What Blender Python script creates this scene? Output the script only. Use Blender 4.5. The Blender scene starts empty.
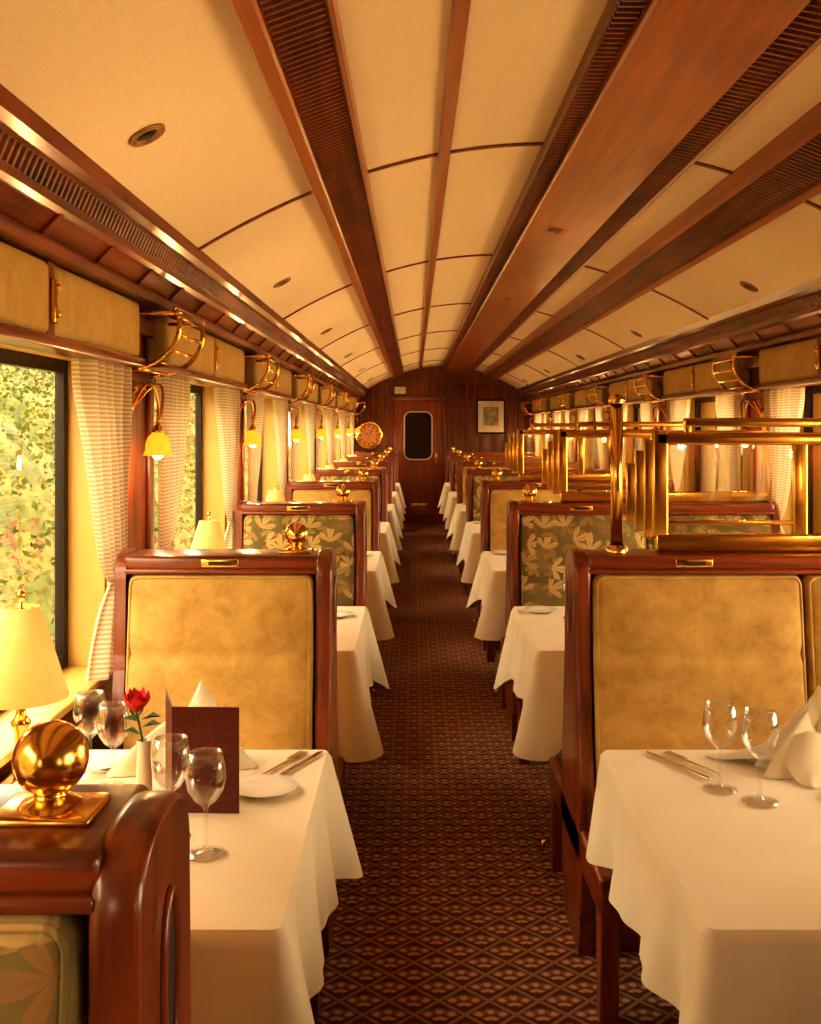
import bpy, bmesh, math, random
from mathutils import Vector, Matrix
random.seed(7)
scene = bpy.context.scene
pi = math.pi

# ------------------------------------------------------------------ helpers
def C(r, g, b):
    def f(v):
        v /= 255.0
        return v/12.92 if v <= 0.04045 else ((v+0.055)/1.055)**2.4
    return (f(r), f(g), f(b), 1.0)

class NT:
    def __init__(self, name):
        self.m = bpy.data.materials.new(name)
        self.m.use_nodes = True
        self.t = self.m.node_tree
        self.b = self.t.nodes['Principled BSDF']
        self.out = self.t.nodes['Material Output']
    def n(self, typ, **kw):
        nd = self.t.nodes.new(typ)
        for k, v in kw.items():
            setattr(nd, k, v)
        return nd
    def l(self, a, b):
        self.t.links.new(a, b)
    def val(self, sock, v):
        if isinstance(v, (int, float)):
            sock.default_value = v
        else:
            self.l(v, sock)
    def math(self, op, a, b=0.0, c=None):
        nd = self.n('ShaderNodeMath', operation=op)
        self.val(nd.inputs[0], a); self.val(nd.inputs[1], b)
        if c is not None: self.val(nd.inputs[2], c)
        return nd.outputs[0]
    def ramp(self, fac, stops):
        r = self.n('ShaderNodeValToRGB')
        while len(r.color_ramp.elements) < len(stops):
            r.color_ramp.elements.new(0.5)
        for e, (p, c) in zip(r.color_ramp.elements, stops):
            e.position = p; e.color = c
        self.l(fac, r.inputs[0])
        return r.outputs[0]
    def coords(self, scale=(1, 1, 1), kind='Object'):
        tc = self.n('ShaderNodeTexCoord')
        mp = self.n('ShaderNodeMapping')
        mp.inputs['Scale'].default_value = scale
        self.l(tc.outputs[kind], mp.inputs[0])
        return mp.outputs[0]
    def noise(self, vec, scale, detail=4, rough=0.5, dist=0.0):
        nd = self.n('ShaderNodeTexNoise')
        nd.inputs['Scale'].default_value = scale
        nd.inputs['Detail'].default_value = detail
        nd.inputs['Roughness'].default_value = rough
        nd.inputs['Distortion'].default_value = dist
        self.l(vec, nd.inputs['Vector'])
        return nd.outputs['Fac']
    def bump(self, h, strength=0.3, dist=0.002):
        nd = self.n('ShaderNodeBump')
        nd.inputs['Strength'].default_value = strength
        nd.inputs['Distance'].default_value = dist
        self.l(h, nd.inputs['Height'])
        self.l(nd.outputs[0], self.b.inputs['Normal'])
    def set(self, **kw):
        for k, v in kw.items():
            self.b.inputs[k.replace('_', ' ')].default_value = v

def wood(name, axis, dark, light, rough=0.28, coat=0.35):
    m = NT(name)
    sc = [28, 28, 28]; sc[axis] = 1.6
    v = m.coords(tuple(sc))
    n1 = m.noise(v, 1.0, 6, 0.6, 0.6)
    v2 = m.coords((2, 2, 2))
    n2 = m.noise(v2, 1.3, 2)
    mx = m.math('ADD', m.math('MULTIPLY', n1, 0.7), m.math('MULTIPLY', n2, 0.3))
    col = m.ramp(mx, [(0.36, dark), (0.64, light)])
    m.l(col, m.b.inputs['Base Color'])
    m.set(Roughness=rough, Coat_Weight=coat, Coat_Roughness=0.15)
    m.bump(n1, 0.12, 0.001)
    return m.m

WD, WL = C(68, 25, 10), C(146, 68, 29)
M = {}
M['wood_z'] = wood('mahogany_vertical', 2, WD, WL)
M['wood_y'] = wood('mahogany_long', 1, WD, WL)
M['wood_x'] = wood('mahogany_cross', 0, WD, WL)
M['wood_duct'] = wood('mahogany_ceiling', 1, C(134, 64, 26), C(174, 96, 44), 0.3, 0.4)
M['wood_door'] = wood('mahogany_door', 2, C(116, 52, 21), C(164, 84, 38), 0.3, 0.4)
M['wood_dark'] = wood('mahogany_ribs', 1, C(92, 43, 19), C(138, 71, 32), 0.4, 0.2)

m = NT('polished_brass'); m.set(Base_Color=C(238, 188, 98), Metallic=1.0, Roughness=0.16)
nz = m.noise(m.coords((1, 1, 1)), 30, 3)
m.l(m.math('MULTIPLY_ADD', nz, 0.14, 0.12), m.b.inputs['Roughness']); M['brass'] = m.m
m = NT('bronze_trim'); m.set(Base_Color=C(150, 112, 74), Metallic=0.6, Roughness=0.4)
nz = m.noise(m.coords(), 40, 2); m.l(m.math('MULTIPLY_ADD', nz, 0.2, 0.3), m.b.inputs['Roughness']); M['bronze'] = m.m

m = NT('dark_metal'); m.set(Base_Color=C(40, 32, 24), Metallic=0.7, Roughness=0.4)
nz = m.noise(m.coords(), 40, 2); m.l(m.math('MULTIPLY_ADD', nz, 0.2, 0.3), m.b.inputs['Roughness']); M['dmetal'] = m.m
m = NT('silver_cutlery'); m.set(Base_Color=C(225, 210, 185), Metallic=1.0, Roughness=0.2)
nz = m.noise(m.coords(), 40, 2); m.l(m.math('MULTIPLY_ADD', nz, 0.1, 0.15), m.b.inputs['Roughness']); M['silver'] = m.m

def velvet(name, a, b):
    m = NT(name)
    v = m.coords()
    n1 = m.noise(v, 11, 7, 0.72, 0.4)
    n2 = m.noise(v, 260, 2)
    col = m.ramp(n1, [(0.3, a), (0.7, b)])
    m.l(col, m.b.inputs['Base Color'])
    m.set(Roughness=0.75, Sheen_Weight=0.5, Sheen_Roughness=0.35, Sheen_Tint=C(255, 214, 120))
    m.bump(n2, 0.35, 0.001)
    return m.m
M['velvet'] = velvet('gold_velvet', C(158, 118, 48), C(202, 163, 86))
M['piping'] = velvet('gold_piping', C(160, 122, 56), C(204, 166, 92))
M['valance'] = velvet('valance_fabric', C(176, 144, 76), C(206, 174, 106))

# leaf fabric
m = NT('leaf_brocade')
tc = m.n('ShaderNodeTexCoord')
sep = m.n('ShaderNodeSeparateXYZ'); m.l(tc.outputs['Object'], sep.inputs[0])
cmb = m.n('ShaderNodeCombineXYZ'); m.l(sep.outputs[0], cmb.inputs[0]); m.l(sep.outputs[2], cmb.inputs[1])
def leaf_layer(scale, off, k, base_ang):
    sc = m.n('ShaderNodeVectorMath', operation='MULTIPLY_ADD'); sc.inputs[1].default_value = (scale, scale, scale); sc.inputs[2].default_value = (off, off*.7, 0)
    m.l(cmb.outputs[0], sc.inputs[0])
    vo = m.n('ShaderNodeTexVoronoi'); vo.voronoi_dimensions = '2D'
    vo.inputs['Scale'].default_value = 1.0; vo.inputs['Randomness'].default_value = 0.6
    m.l(sc.outputs[0], vo.inputs['Vector'])
    sub = m.n('ShaderNodeVectorMath', operation='SUBTRACT')
    m.l(sc.outputs[0], sub.inputs[0]); m.l(vo.outputs['Position'], sub.inputs[1])
    s2 = m.n('ShaderNodeSeparateXYZ'); m.l(sub.outputs[0], s2.inputs[0])
    s3 = m.n('ShaderNodeSeparateColor'); m.l(vo.outputs['Color'], s3.inputs[0])
    ang = m.math('ADD', m.math('ARCTAN2', s2.outputs[1], s2.outputs[0]), m.math('MULTIPLY_ADD', s3.outputs[0], 2.6, base_ang))
    pet = m.math('POWER', m.math('ABSOLUTE', m.math('COSINE', m.math('MULTIPLY', ang, k))), 1.0)
    fan = m.math('MULTIPLY_ADD', m.math('COSINE', ang), 0.50, 0.36)
    fan = m.math('MAXIMUM', fan, 0.03)
    lim = m.math('MULTIPLY', pet, fan)
    mask = m.math('MULTIPLY', m.math('SUBTRACT', lim, vo.outputs['Distance']), 20)
    c_ = m.n('ShaderNodeClamp'); m.l(mask, c_.inputs[0])
    vein = m.math('MULTIPLY', c_.outputs[0], m.math('MULTIPLY_ADD', m.math('POWER', pet, 14.0), -0.4, 1.0))
    return vein, s3.outputs[1]
nb = m.noise(m.coords(), 9, 4)
base = m.ramp(nb, [(0.3, C(86, 74, 30)), (0.7, C(128, 108, 48))])
k1, r1 = leaf_layer(12.0, 0.0, 3.0, 0.5)
k2, r2 = leaf_layer(9.5, 5.7, 3.0, -2.2)
l1 = m.ramp(r1, [(0.0, C(154, 106, 52)), (0.5, C(164, 138, 72)), (1.0, C(140, 90, 42))])
l2 = m.ramp(r2, [(0.0, C(190, 154, 88)), (0.6, C(206, 174, 108)), (1.0, C(182, 140, 76))])
mix = m.n('ShaderNodeMix', data_type='RGBA')
m.l(m.math('MULTIPLY', k1, 0.85), mix.inputs[0]); m.l(base, mix.inputs[6]); m.l(l1, mix.inputs[7])
mix2 = m.n('ShaderNodeMix', data_type='RGBA')
m.l(m.math('MULTIPLY', k2, 0.85), mix2.inputs[0]); m.l(mix.outputs[2], mix2.inputs[6]); m.l(l2, mix2.inputs[7])
m.l(mix2.outputs[2], m.b.inputs['Base Color'])
m.set(Roughness=0.8, Sheen_Weight=0.1)
m.bump(m.noise(m.coords(), 300, 2), 0.3, 0.001)
M['leaf'] = m.m

# carpet
m = NT('patterned_carpet')
tc = m.n('ShaderNodeTexCoord'); sep = m.n('ShaderNodeSeparateXYZ'); m.l(tc.outputs['Object'], sep.inputs[0])
S = 1/0.122
px = m.math('MULTIPLY', sep.outputs[0], S); py = m.math('MULTIPLY', sep.outputs[1], S)
def motif(ox, oy):
    ax = m.math('SUBTRACT', m.math('FRACT', m.math('ADD', px, ox)), 0.5)
    ay = m.math('SUBTRACT', m.math('FRACT', m.math('ADD', py, oy)), 0.5)
    rf = m.math('SQRT', m.math('ADD', m.math('MULTIPLY', ax, ax), m.math('POWER', m.math('ADD', ay, 0.26), 2.0)))
    tf = m.math('ARCTAN2', ax, m.math('ADD', ay, 0.26))
    blades = m.math('GREATER_THAN', m.math('COSINE', m.math('MULTIPLY', tf, 9)), 0.0)
    band = m.math('SUBTRACT', 1.0, m.math('MULTIPLY', m.math('ABSOLUTE', m.math('SUBTRACT', rf, 0.36)), 7.5))
    inside = m.math('LESS_THAN', m.math('ABSOLUTE', tf), 0.98)
    fanm = m.math('MULTIPLY', m.math('MULTIPLY', band, inside), m.math('MULTIPLY_ADD', blades, 0.75, 0.35))
    foot = m.math('MULTIPLY', m.math('SUBTRACT', 1.0, m.math('MULTIPLY', m.math('ABSOLUTE', m.math('SUBTRACT', rf, 0.14)), 11)), inside)
    dm_ = m.math('ADD', m.math('ABSOLUTE', ax), m.math('ABSOLUTE', ay))
    edge = m.math('MULTIPLY', m.math('SUBTRACT', 1.0, m.math('MULTIPLY', m.math('ABSOLUTE', m.math('SUBTRACT', dm_, 0.47)), 24)), 0.6)
    return m.math('MAXIMUM', m.math('MAXIMUM', fanm, foot), edge)
mm = m.math('MAXIMUM', motif(0, 0), motif(0.5, 0.5))
cl = m.n('ShaderNodeClamp'); m.l(mm, cl.inputs[0])
nz = m.noise(m.coords(), 400, 2)
mk = m.math('MULTIPLY', cl.outputs[0], m.math('MULTIPLY_ADD', nz, 0.8, 0.75))
col = m.ramp(mk, [(0.0, C(92, 44, 32)), (1.0, C(220, 162, 116))])
m.l(col, m.b.inputs['Base Color']); m.set(Roughness=0.95)
m.bump(nz, 0.5, 0.003); M['carpet'] = m.m

m = NT('ceiling_fabric')
v = m.coords(); n1 = m.noise(v, 90, 4, 0.7, 1.5)
m.l(m.ramp(n1, [(0.35, C(236, 216, 184)), (0.65, C(246, 230, 202))]), m.b.inputs['Base Color'])
m.set(Roughness=0.85); m.bump(n1, 0.15, 0.001); M['ceil'] = m.m

m = NT('cream_paint')
n1 = m.noise(m.coords(), 6, 3)
m.l(m.ramp(n1, [(0.3, C(196, 160, 78)), (0.7, C(208, 172, 92))]), m.b.inputs['Base Color'])
m.set(Roughness=0.45); M['cream'] = m.m

m = NT('linen_ivory')
v = m.coords(); n1 = m.noise(v, 5, 3); n2 = m.noise(v, 350, 2)
m.l(m.ramp(n1, [(0.3, C(220, 207, 174)), (0.7, C(230, 218, 188))]), m.b.inputs['Base Color'])
m.set(Roughness=0.8, Sheen_Weight=0.1); m.bump(n2, 0.15, 0.001); M['linen'] = m.m

m = NT('curtain_fabric')
tc = m.n('ShaderNodeTexCoord'); sep = m.n('ShaderNodeSeparateXYZ'); m.l(tc.outputs['Object'], sep.inputs[0])
st = m.math('MULTIPLY_ADD', m.math('SINE', m.math('MULTIPLY', sep.outputs[2], 2*pi/0.012)), 0.5, 0.5)
colr = m.ramp(st, [(0.3, C(206, 182, 146)), (0.7, C(238, 224, 196))])
m.l(colr, m.b.inputs['Base Color']); m.set(Roughness=0.9)
tr = m.n('ShaderNodeBsdfTranslucent'); m.l(colr, tr.inputs[0])
mxs = m.n('ShaderNodeMixShader'); mxs.inputs[0].default_value = 0.35
m.l(m.b.outputs[0], mxs.inputs[1]); m.l(tr.outputs[0], mxs.inputs[2]); m.l(mxs.outputs[0], m.out.inputs[0])
M['curtain'] = m.m

m = NT('window_glass')
tr = m.n('ShaderNodeBsdfTransparent'); gl = m.n('ShaderNodeBsdfGlossy'); gl.inputs['Roughness'].default_value = 0.02
fr = m.n('ShaderNodeFresnel'); fr.inputs[0].default_value = 1.35
mxs = m.n('ShaderNodeMixShader'); m.l(fr.outputs[0], mxs.inputs[0])
m.l(tr.outputs[0], mxs.inputs[1]); m.l(gl.outputs[0], mxs.inputs[2]); m.l(mxs.outputs[0], m.out.inputs[0])
M['glass'] = m.m
m = NT('divider_glass')
tr = m.n('ShaderNodeBsdfTransparent'); tr.inputs[0].default_value = (0.96, 0.94, 0.88, 1); gl = m.n('ShaderNodeBsdfGlossy'); gl.inputs['Roughness'].default_value = 0.02
mxs = m.n('ShaderNodeMixShader'); mxs.inputs[0].default_value = 0.25
m.l(tr.outputs[0], mxs.inputs[1]); m.l(gl.outputs[0], mxs.inputs[2]); m.l(mxs.outputs[0], m.out.inputs[0])
M['dglass'] = m.m
m = NT('crystal_glass')
tr = m.n('ShaderNodeBsdfTransparent'); tr.inputs[0].default_value = (0.975, 0.97, 0.96, 1)
gl = m.n('ShaderNodeBsdfGlossy'); gl.inputs['Roughness'].default_value = 0.03
fr = m.n('ShaderNodeLayerWeight'); fr.inputs[0].default_value = 0.22
mxs = m.n('ShaderNodeMixShader'); m.l(fr.outputs['Facing'], mxs.inputs[0])
m.l(tr.outputs[0], mxs.inputs[1]); m.l(gl.outputs[0], mxs.inputs[2]); m.l(mxs.outputs[0], m.out.inputs[0])
M['crystal'] = m.m

m = NT('porcelain'); n1 = m.noise(m.coords(), 10, 2)
m.l(m.ramp(n1, [(0.3, C(232, 224, 204)), (0.7, C(240, 232, 216))]), m.b.inputs['Base Color']); m.set(Roughness=0.15); M['china'] = m.m
def simple(name, a, b, rough=0.6, scale=20):
    m = NT(name); n1 = m.noise(m.coords(), scale, 3)
    m.l(m.ramp(n1, [(0.3, a), (0.7, b)]), m.b.inputs['Base Color']); m.set(Roughness=rough); return m
M['rose'] = simple('rose_petal', C(190, 8, 26), C(225, 24, 44), 0.5).m
M['green'] = simple('stem_green', C(40, 80, 30), C(60, 105, 40)).m
M['menu'] = simple('menu_leather', C(84, 30, 20), C(108, 42, 28), 0.4, 120).m
M['paper'] = simple('paper', C(226, 208, 174), C(236, 220, 188)).m
M['darkglass'] = simple('dark_door_glass', C(40, 32, 22), C(58, 46, 32), 0.08).m
M['recess_shade_ink'] = simple('recess_shade_and_ink', C(30, 12, 6), C(40, 18, 9)).m  # painted shade for the oval recess; plain dark ink on clock and plates
m = simple('art_print', C(120, 130, 110), C(200, 190, 160), 0.6, 14); M['art'] = m.m
m = simple('lamp_shade_fabric', C(222, 174, 100), C(232, 186, 114), 0.8)
m.set(Emission_Color=C(255, 170, 78), Emission_Strength=0.32); M['shade'] = m.m
m = simple('amber_glass', C(240, 120, 30), C(250, 140, 44), 0.3)
m.set(Emission_Color=C(255, 118, 22), Emission_Strength=1.6); M['amber'] = m.m
m = simple('bulb_glow', C(255, 220, 150), C(255, 230, 170), 0.3)
m.set(Emission_Color=C(255, 205, 120), Emission_Strength=16); M['glow'] = m.m

# ------------------------------------------------------------------ mesh builder
class MB:
    def __init__(s):
        s.v = []; s.f = []; s.mi = []; s.sm = []; s.mats = []
    def mid(s, m):
        if m not in s.mats: s.mats.append(m)
        return s.mats.index(m)
    def add(s, vs, fs, m, smooth=True):
        o = len(s.v); k = s.mid(m)
        s.v += [tuple(p) for p in vs]
        for f in fs:
            s.f.append([i+o for i in f]); s.mi.append(k); s.sm.append(smooth)
    def box(s, x0, x1, y0, y1, z0, z1, m, r=0.0, seg=2, **kw):
        if x0 > x1: x0, x1 = x1, x0
        if y0 > y1: y0, y1 = y1, y0
        if r > 0:
            return s.rbox(x0, x1, y0, y1, z0, z1, r, m, n=1, e=seg, **kw)
        vs = [(x, y, z) for x in (x0, x1) for y in (y0, y1) for z in (z0, z1)]
        fs = [(0, 1, 3, 2), (4, 6, 7, 5), (0, 4, 5, 1), (2, 3, 7, 6), (0, 2, 6, 4), (1, 5, 7, 3)]
        s.add(vs, fs, m, False)
    def rbox(s, x0, x1, y0, y1, z0, z1, r, m, n=6, e=4, puff=None, warp=None):
        if x0 > x1: x0, x1 = x1, x0
        if y0 > y1: y0, y1 = y1, y0
        ce = ((x0+x1)/2, (y0+y1)/2, (z0+z1)/2)
        h = ((x1-x0)/2, (y1-y0)/2, (z1-z0)/2)
        r = min(r, min(h)*0.999)
        ax = []
        for k in range(3):
            hh = h[k]; L = []
            for i in range(e): L.append(-hh + r*i/e)
            for i in range(n+1): L.append(-(hh-r) + 2*(hh-r)*i/n)
            for i in range(1, e+1): L.append((hh-r) + r*i/e)
            ax.append(L)
        vid = {}; vs = []; fs = []
        def V(i, j, k):
            key = (i, j, k)
            if key in vid: return vid[key]
            p = [ax[0][i], ax[1][j], ax[2][k]]
            q = [max(-(h[a]-r), min(h[a]-r, p[a])) for a in range(3)]
            d = [p[a]-q[a] for a in range(3)]
            d = [math.copysign(math.sin(min(1, abs(x)/r)*pi/4)/math.sin(pi/4)*r if abs(x) > 0 else 0, x) for x in d]
            ln = math.sqrt(sum(x*x for x in d)) or 1
            p = [q[a] + d[a]/ln*r for a in range(3)]
            if puff:
                a, amt = puff
                o = [b for b in range(3) if b != a]
                w = max(0, 1-(p[o[0]]/h[o[0]])**4)*max(0, 1-(p[o[1]]/h[o[1]])**4)
                if amt > 0 and p[a] > 0 or amt < 0 and p[a] < 0: p[a] += amt*w
            p = [p[a]+ce[a] for a in range(3)]
            if warp: p = warp(p)
            vid[key] = len(vs); vs.append(p); return vid[key]
        N = [len(L)-1 for L in ax]
        for i in range(N[0]):
            for j in range(N[1]):
                fs.append((V(i, j, 0), V(i, j+1, 0), V(i+1, j+1, 0), V(i+1, j, 0)))
                fs.append((V(i, j, N[2]), V(i+1, j, N[2]), V(i+1, j+1, N[2]), V(i, j+1, N[2])))
            for k in range(N[2]):
                fs.append((V(i, 0, k), V(i+1, 0, k), V(i+1, 0, k+1), V(i, 0, k+1)))
                fs.append((V(i, N[1], k), V(i, N[1], k+1), V(i+1, N[1], k+1), V(i+1, N[1], k)))
        for j in range(N[1]):
            for k in range(N[2]):
                fs.append((V(0, j, k), V(0, j, k+1), V(0, j+1, k+1), V(0, j+1, k)))
                fs.append((V(N[0], j, k), V(N[0], j+1, k), V(N[0], j+1, k+1), V(N[0], j, k+1)))
        s.add(vs, fs, m, True)
    def lathe(s, prof, c, m, seg=24, mod=None, axis='z'):
        vs = []; fs = []
        for r, z in prof:
            for i in range(seg):
                a = 2*pi*i/seg
                rr = r*(mod(a, z) if mod else 1)
                p = (rr*math.cos(a), rr*math.sin(a), z)
                if axis == 'y': p = (p[0], p[2], p[1])
                if axis == 'x': p = (p[2], p[0], p[1])
                vs.append((c[0]+p[0], c[1]+p[1], c[2]+p[2]))
        for j in range(len(prof)-1):
            for i in range(seg):
                k = (i+1) % seg
                fs.append((j*seg+i, j*seg+k, (j+1)*seg+k, (j+1)*seg+i))
        s.add(vs, fs, m, True)
    def sphere(s, c, r, m, seg=24, sc=(1, 1, 1)):
        prof = [(max(1e-5, r*math.sin(pi*i/(seg//2)))*sc[0], -r*math.cos(pi*i/(seg//2))*sc[2]) for i in range(seg//2+1)]
        s.lathe(prof, c, m, seg)
    def tube(s, pts, r, m, seg=10, closed=False, flat=None):
        pts = [Vector(p) for p in pts]; n = len(pts); vs = []; fs = []
        rs = r if isinstance(r, (list, tuple)) else [r]*n
        up = None
        for i, p in enumerate(pts):
            if closed: t = pts[(i+1) % n]-pts[i-1]
            else: t = pts[min(i+1, n-1)]-pts[max(i-1, 0)]
            t.normalize()
            if up is None:
                up = Vector((0, 0, 1)) if abs(t.z) < 0.9 else Vector((1, 0, 0))
            a = t.cross(up)
            if a.length < 1e-4: a = t.cross(Vector((0, 1, 0)))
            a.normalize(); b = a.cross(t); b.normalize(); up = b
            for k in range(seg):
                th = 2*pi*k/seg
                vs.append(p + a*math.cos(th)*rs[i] + b*math.sin(th)*rs[i])
        for i in range(n if closed else n-1):
            j = (i+1) % n
            for k in range(seg):
                l = (k+1) % seg
                fs.append((i*seg+k, i*seg+l, j*seg+l, j*seg+k))
        if not closed:
            fs.append(tuple(range(seg-1, -1, -1))); fs.append(tuple((n-1)*seg+k for k in range(seg)))
        s.add(vs, fs, m, True)
    def extr(s, prof, axis, a0, a1, m, bev=0.0, smooth=False):
        n = len(prof); cx = sum(p[0] for p in prof)/n; cy = sum(p[1] for p in prof)/n
        W = max(abs(p[0]-cx) for p in prof); H = max(abs(p[1]-cy) for p in prof)
        d = 1 if a1 > a0 else -1
        if bev: L = [(a0, bev), (a0+d*bev*0.3, bev*0.3), (a0+d*bev, 0), (a1-d*bev, 0), (a1-d*bev*0.3, bev*0.3), (a1, bev)]
        else: L = [(a0, 0), (a1, 0)]
        vs = []; fs = []
        for a, q in L:
            for p in prof:
                u = cx+(p[0]-cx)*(1-q/W); w = cy+(p[1]-cy)*(1-q/H)
                vs.append({'x': (a, u, w), 'y': (u, a, w), 'z': (u, w, a)}[axis])
        for j in range(len(L)-1):
            for i in range(n):
                k = (i+1) % n
                fs.append((j*n+i, j*n+k, (j+1)*n+k, (j+1)*n+i))
        s.add(vs, fs, m, smooth)
        s.add(vs[:n], [tuple(range(n))], m, False)
        s.add(vs[-n:], [tuple(range(n-1, -1, -1))], m, False)
    def mesh(s, name):
        me = bpy.data.meshes.new(name)
        me.from_pydata(s.v, [], s.f)
        for mt in s.mats: me.materials.append(M[mt])
        me.polygons.foreach_set('material_index', s.mi)
        me.polygons.foreach_set('use_smooth', s.sm)
        bm = bmesh.new(); bm.from_mesh(me)
        bmesh.ops.recalc_face_normals(bm, faces=bm.faces)
        bm.to_mesh(me); bm.free()
        me.update()
        return me
def place(me, name, loc=(0, 0, 0), rot=0.0, sc=(1, 1, 1)):
    o = bpy.data.objects.new(name, me); o.location = loc; o.rotation_euler = (0, 0, rot); o.scale = sc
    scene.collection.objects.link(o); return o
def light(name, typ, loc, energy, color, size=0.03, parent=None):
    ld = bpy.data.lights.new(name, typ); ld.energy = energy; ld.color = color
    if typ == 'POINT': ld.shadow_soft_size = size
    o = bpy.data.objects.new(name, ld); o.location = loc; scene.collection.objects.link(o)
    if parent: o.parent = parent
    return o

# ------------------------------------------------------------------ dimensions
XL, XR = -0.88, 1.71
XC = (XL+XR)/2
YB, YE = -2.6, 15.2
P = 1.9
HC = 2.28
def cz(x): return HC - 0.28*(x-XC)**2
ZS, ZW = 0.70, 1.60     # window sill / head
WIN = [(1.65+P*k, 3.0+P*k) for k in range(-2, 7)]

# floor
b = MB(); b.box(XL-0.14, XR+0.14, YB-0.1, YE+0.1, -0.05, 0, 'carpet'); place(b.mesh('floor'), 'floor')
# ceiling (arched shell)
b = MB(); nx = 40
xs = [XL-0.14 + (XR-XL+0.28)*i/nx for i in range(nx+1)]
vs = []; fs = []
for y in (YB-0.1, YE+0.1):
    for x in xs: vs.append((x, y, cz(x)))
for y in (YB-0.1, YE+0.1):
    for x in xs: vs.append((x, y, cz(x)+0.06))
n = nx+1
for i in range(nx):
    fs.append((i, i+1, n+i+1, n+i)); fs.append((2*n+i, 3*n+i, 3*n+i+1, 2*n+i+1))
    fs.append((i, 2*n+i, 2*n+i+1, i+1)); fs.append((n+i, n+i+1, 3*n+i+1, 3*n+i))
fs.append((0, n, 3*n, 2*n)); fs.append((nx, 2*n+nx, 3*n+nx, n+nx))
b.add(vs, fs, 'ceil', False); place(b.mesh('ceiling'), 'ceiling')

# side walls
def side_wall(x0, x1, name):
    b = MB(); top = cz(XL)+0.02
    b.box(x0, x1, YB, YE, 0, ZS, 'wood_y')
    b.box(x0, x1, YB, YE, ZW, top, 'wood_y')
    ys = [YB]
    for a, c in WIN: ys += [a, c]
    ys.append(YE)
    for i in range(0, len(ys), 2):
        b.box(x0, x1, ys[i], ys[i+1], ZS, ZW, 'wood_z')
        d = 0.012*(1 if x0 < 0 else -1)
        a, c = ys[i]+0.07, ys[i+1]-0.07
        if c-a > 0.1:
            b.box(x0, x0+d, a, a+0.03, ZS+0.05, 1.535, 'wood_z', r=0.004)
            b.box(x0, x0+d, c-0.03, c, ZS+0.05, 1.535, 'wood_z', r=0.004)
    place(b.mesh(name), name)
side_wall(XL, XL-0.14, 'wall_left')
side_wall(XR, XR+0.14, 'wall_right')

# windows
def window_mesh(sg):
    b = MB(); o = -sg; L = 1.35
    t = 0.012
    b.box(0.001*o, o*0.135, 0, t, ZS, ZW, 'cream'); b.box(0.001*o, o*0.135, L-t, L, ZS, ZW, 'cream')
    b.box(0.001*o, o*0.135, t, L-t, ZW-t, ZW, 'cream')
    b.box(-o*0.035, o*0.135, t, L-t, ZS, ZS+0.02, 'cream', r=0.005)
    g = o*0.105; g2 = o*0.13
    f = 0.035
    b.box(g, g2, t, t+f, ZS+.02, ZW-t, 'dmetal'); b.box(g, g2, L-t-f, L-t, ZS+.02, ZW-t, 'dmetal')
    b.box(g, g2, t+f, L-t-f, ZW-t-f, ZW-t, 'dmetal'); b.box(g, g2, t+f, L-t-f, ZS+.02, ZS+.02+f, 'dmetal')
    b.add([(o*0.12, t+f, ZS+.05), (o*0.12, L-t-f, ZS+.05), (o*0.12, L-t-f, ZW-t-f), (o*0.12, t+f, ZW-t-f)], [(0, 1, 2, 3)], 'glass', False)
    return b.mesh('window')
wl, wr = window_mesh(1), window_mesh(-1)
k = 1
for a, c in WIN:
    place(wl, 'window_%d' % k, (XL, a, 0)); k += 1
for a, c in WIN:
    place(wr, 'window_%d' % k, (XR, a, 0)); k += 1

# rear wall & far wall
b = MB(); b.box(XL-0.14, XR+0.14, YB-0.08, YB, 0, HC+0.02, 'wood_z'); place(b.mesh('wall_rear'), 'wall_rear')
b = MB()
b.box(XL-0.14, XR+0.14, YE, YE+0.08, 0, HC+0.02, 'wood_z')
x = XL+0.02
while x < XR-0.2:
    if not (-0.36 < x+0.09 < 0.5):
        b.box(x, x+0.165, YE-0.012, YE, 0.1, 2.02, 'wood_z', r=0.005)
    x += 0.18
b.box(-0.35, -0.29, YE-0.03, YE, 0, 1.84, 'wood_z', r=0.008)
b.box(0.40, 0.46, YE-0.03, YE, 0, 1.84, 'wood_z', r=0.008)
b.box(-0.35, 0.46, YE-0.035, YE, 1.78, 1.86, 'wood_x', r=0.008)
place(b.mesh('wall_far'), 'wall_far')
# door
b = MB()
b.box(-0.285, 0.395, YE-0.028, YE-0.001, 0.005, 1.775, 'wood_door', r=0.006)
def rr_prof(x0, x1, z0, z1, r, n=8):
    pts = []
    for cx, czz, a0 in ((x1-r, z1-r, 0), (x0+r, z1-r, 90), (x0+r, z0+r, 180), (x1-r, z0+r, 270)):
        for i in range(n+1):
            a = math.radians(a0+90*i/n); pts.append((cx+r*math.cos(a), czz+r*math.sin(a)))
    return pts
pr = rr_prof(-0.14, 0.26, 0.93, 1.62, 0.1)
b.extr(pr, 'y', YE-0.034, YE-0.028, 'darkglass')
b.tube([(p[0], YE-0.034, p[1]) for p in pr], 0.010, 'china', 8, closed=True)
b.extr(rr_prof(-0.18, 0.30, 0.12, 0.78, 0.03), 'y', YE-0.04, YE-0.028, 'wood_door', bev=0.006)
b.box(0.31, 0.35, YE-0.04, YE-0.028, 0.85, 1.02, 'brass', r=0.004)
b.tube([(0.33, YE-0.04, 0.95), (0.33, YE-0.075, 0.95), (0.25, YE-0.075, 0.95)], 0.009, 'brass')
b.box(-0.05, 0.20, YE-0.045, YE-0.038, 0.20, 0.30, 'brass', r=0.003)
place(b.mesh('door_1'), 'door_1')
b = MB(); b.box(-0.28, -0.12, YE-0.06, YE-0.035, 1.88, 1.98, 'china', r=0.006); b.box(-0.26, -0.14, YE-0.064, YE-0.058, 1.90, 1.96, 'paper')
place(b.mesh('s'), 'exit_sign')
b = MB()
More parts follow.
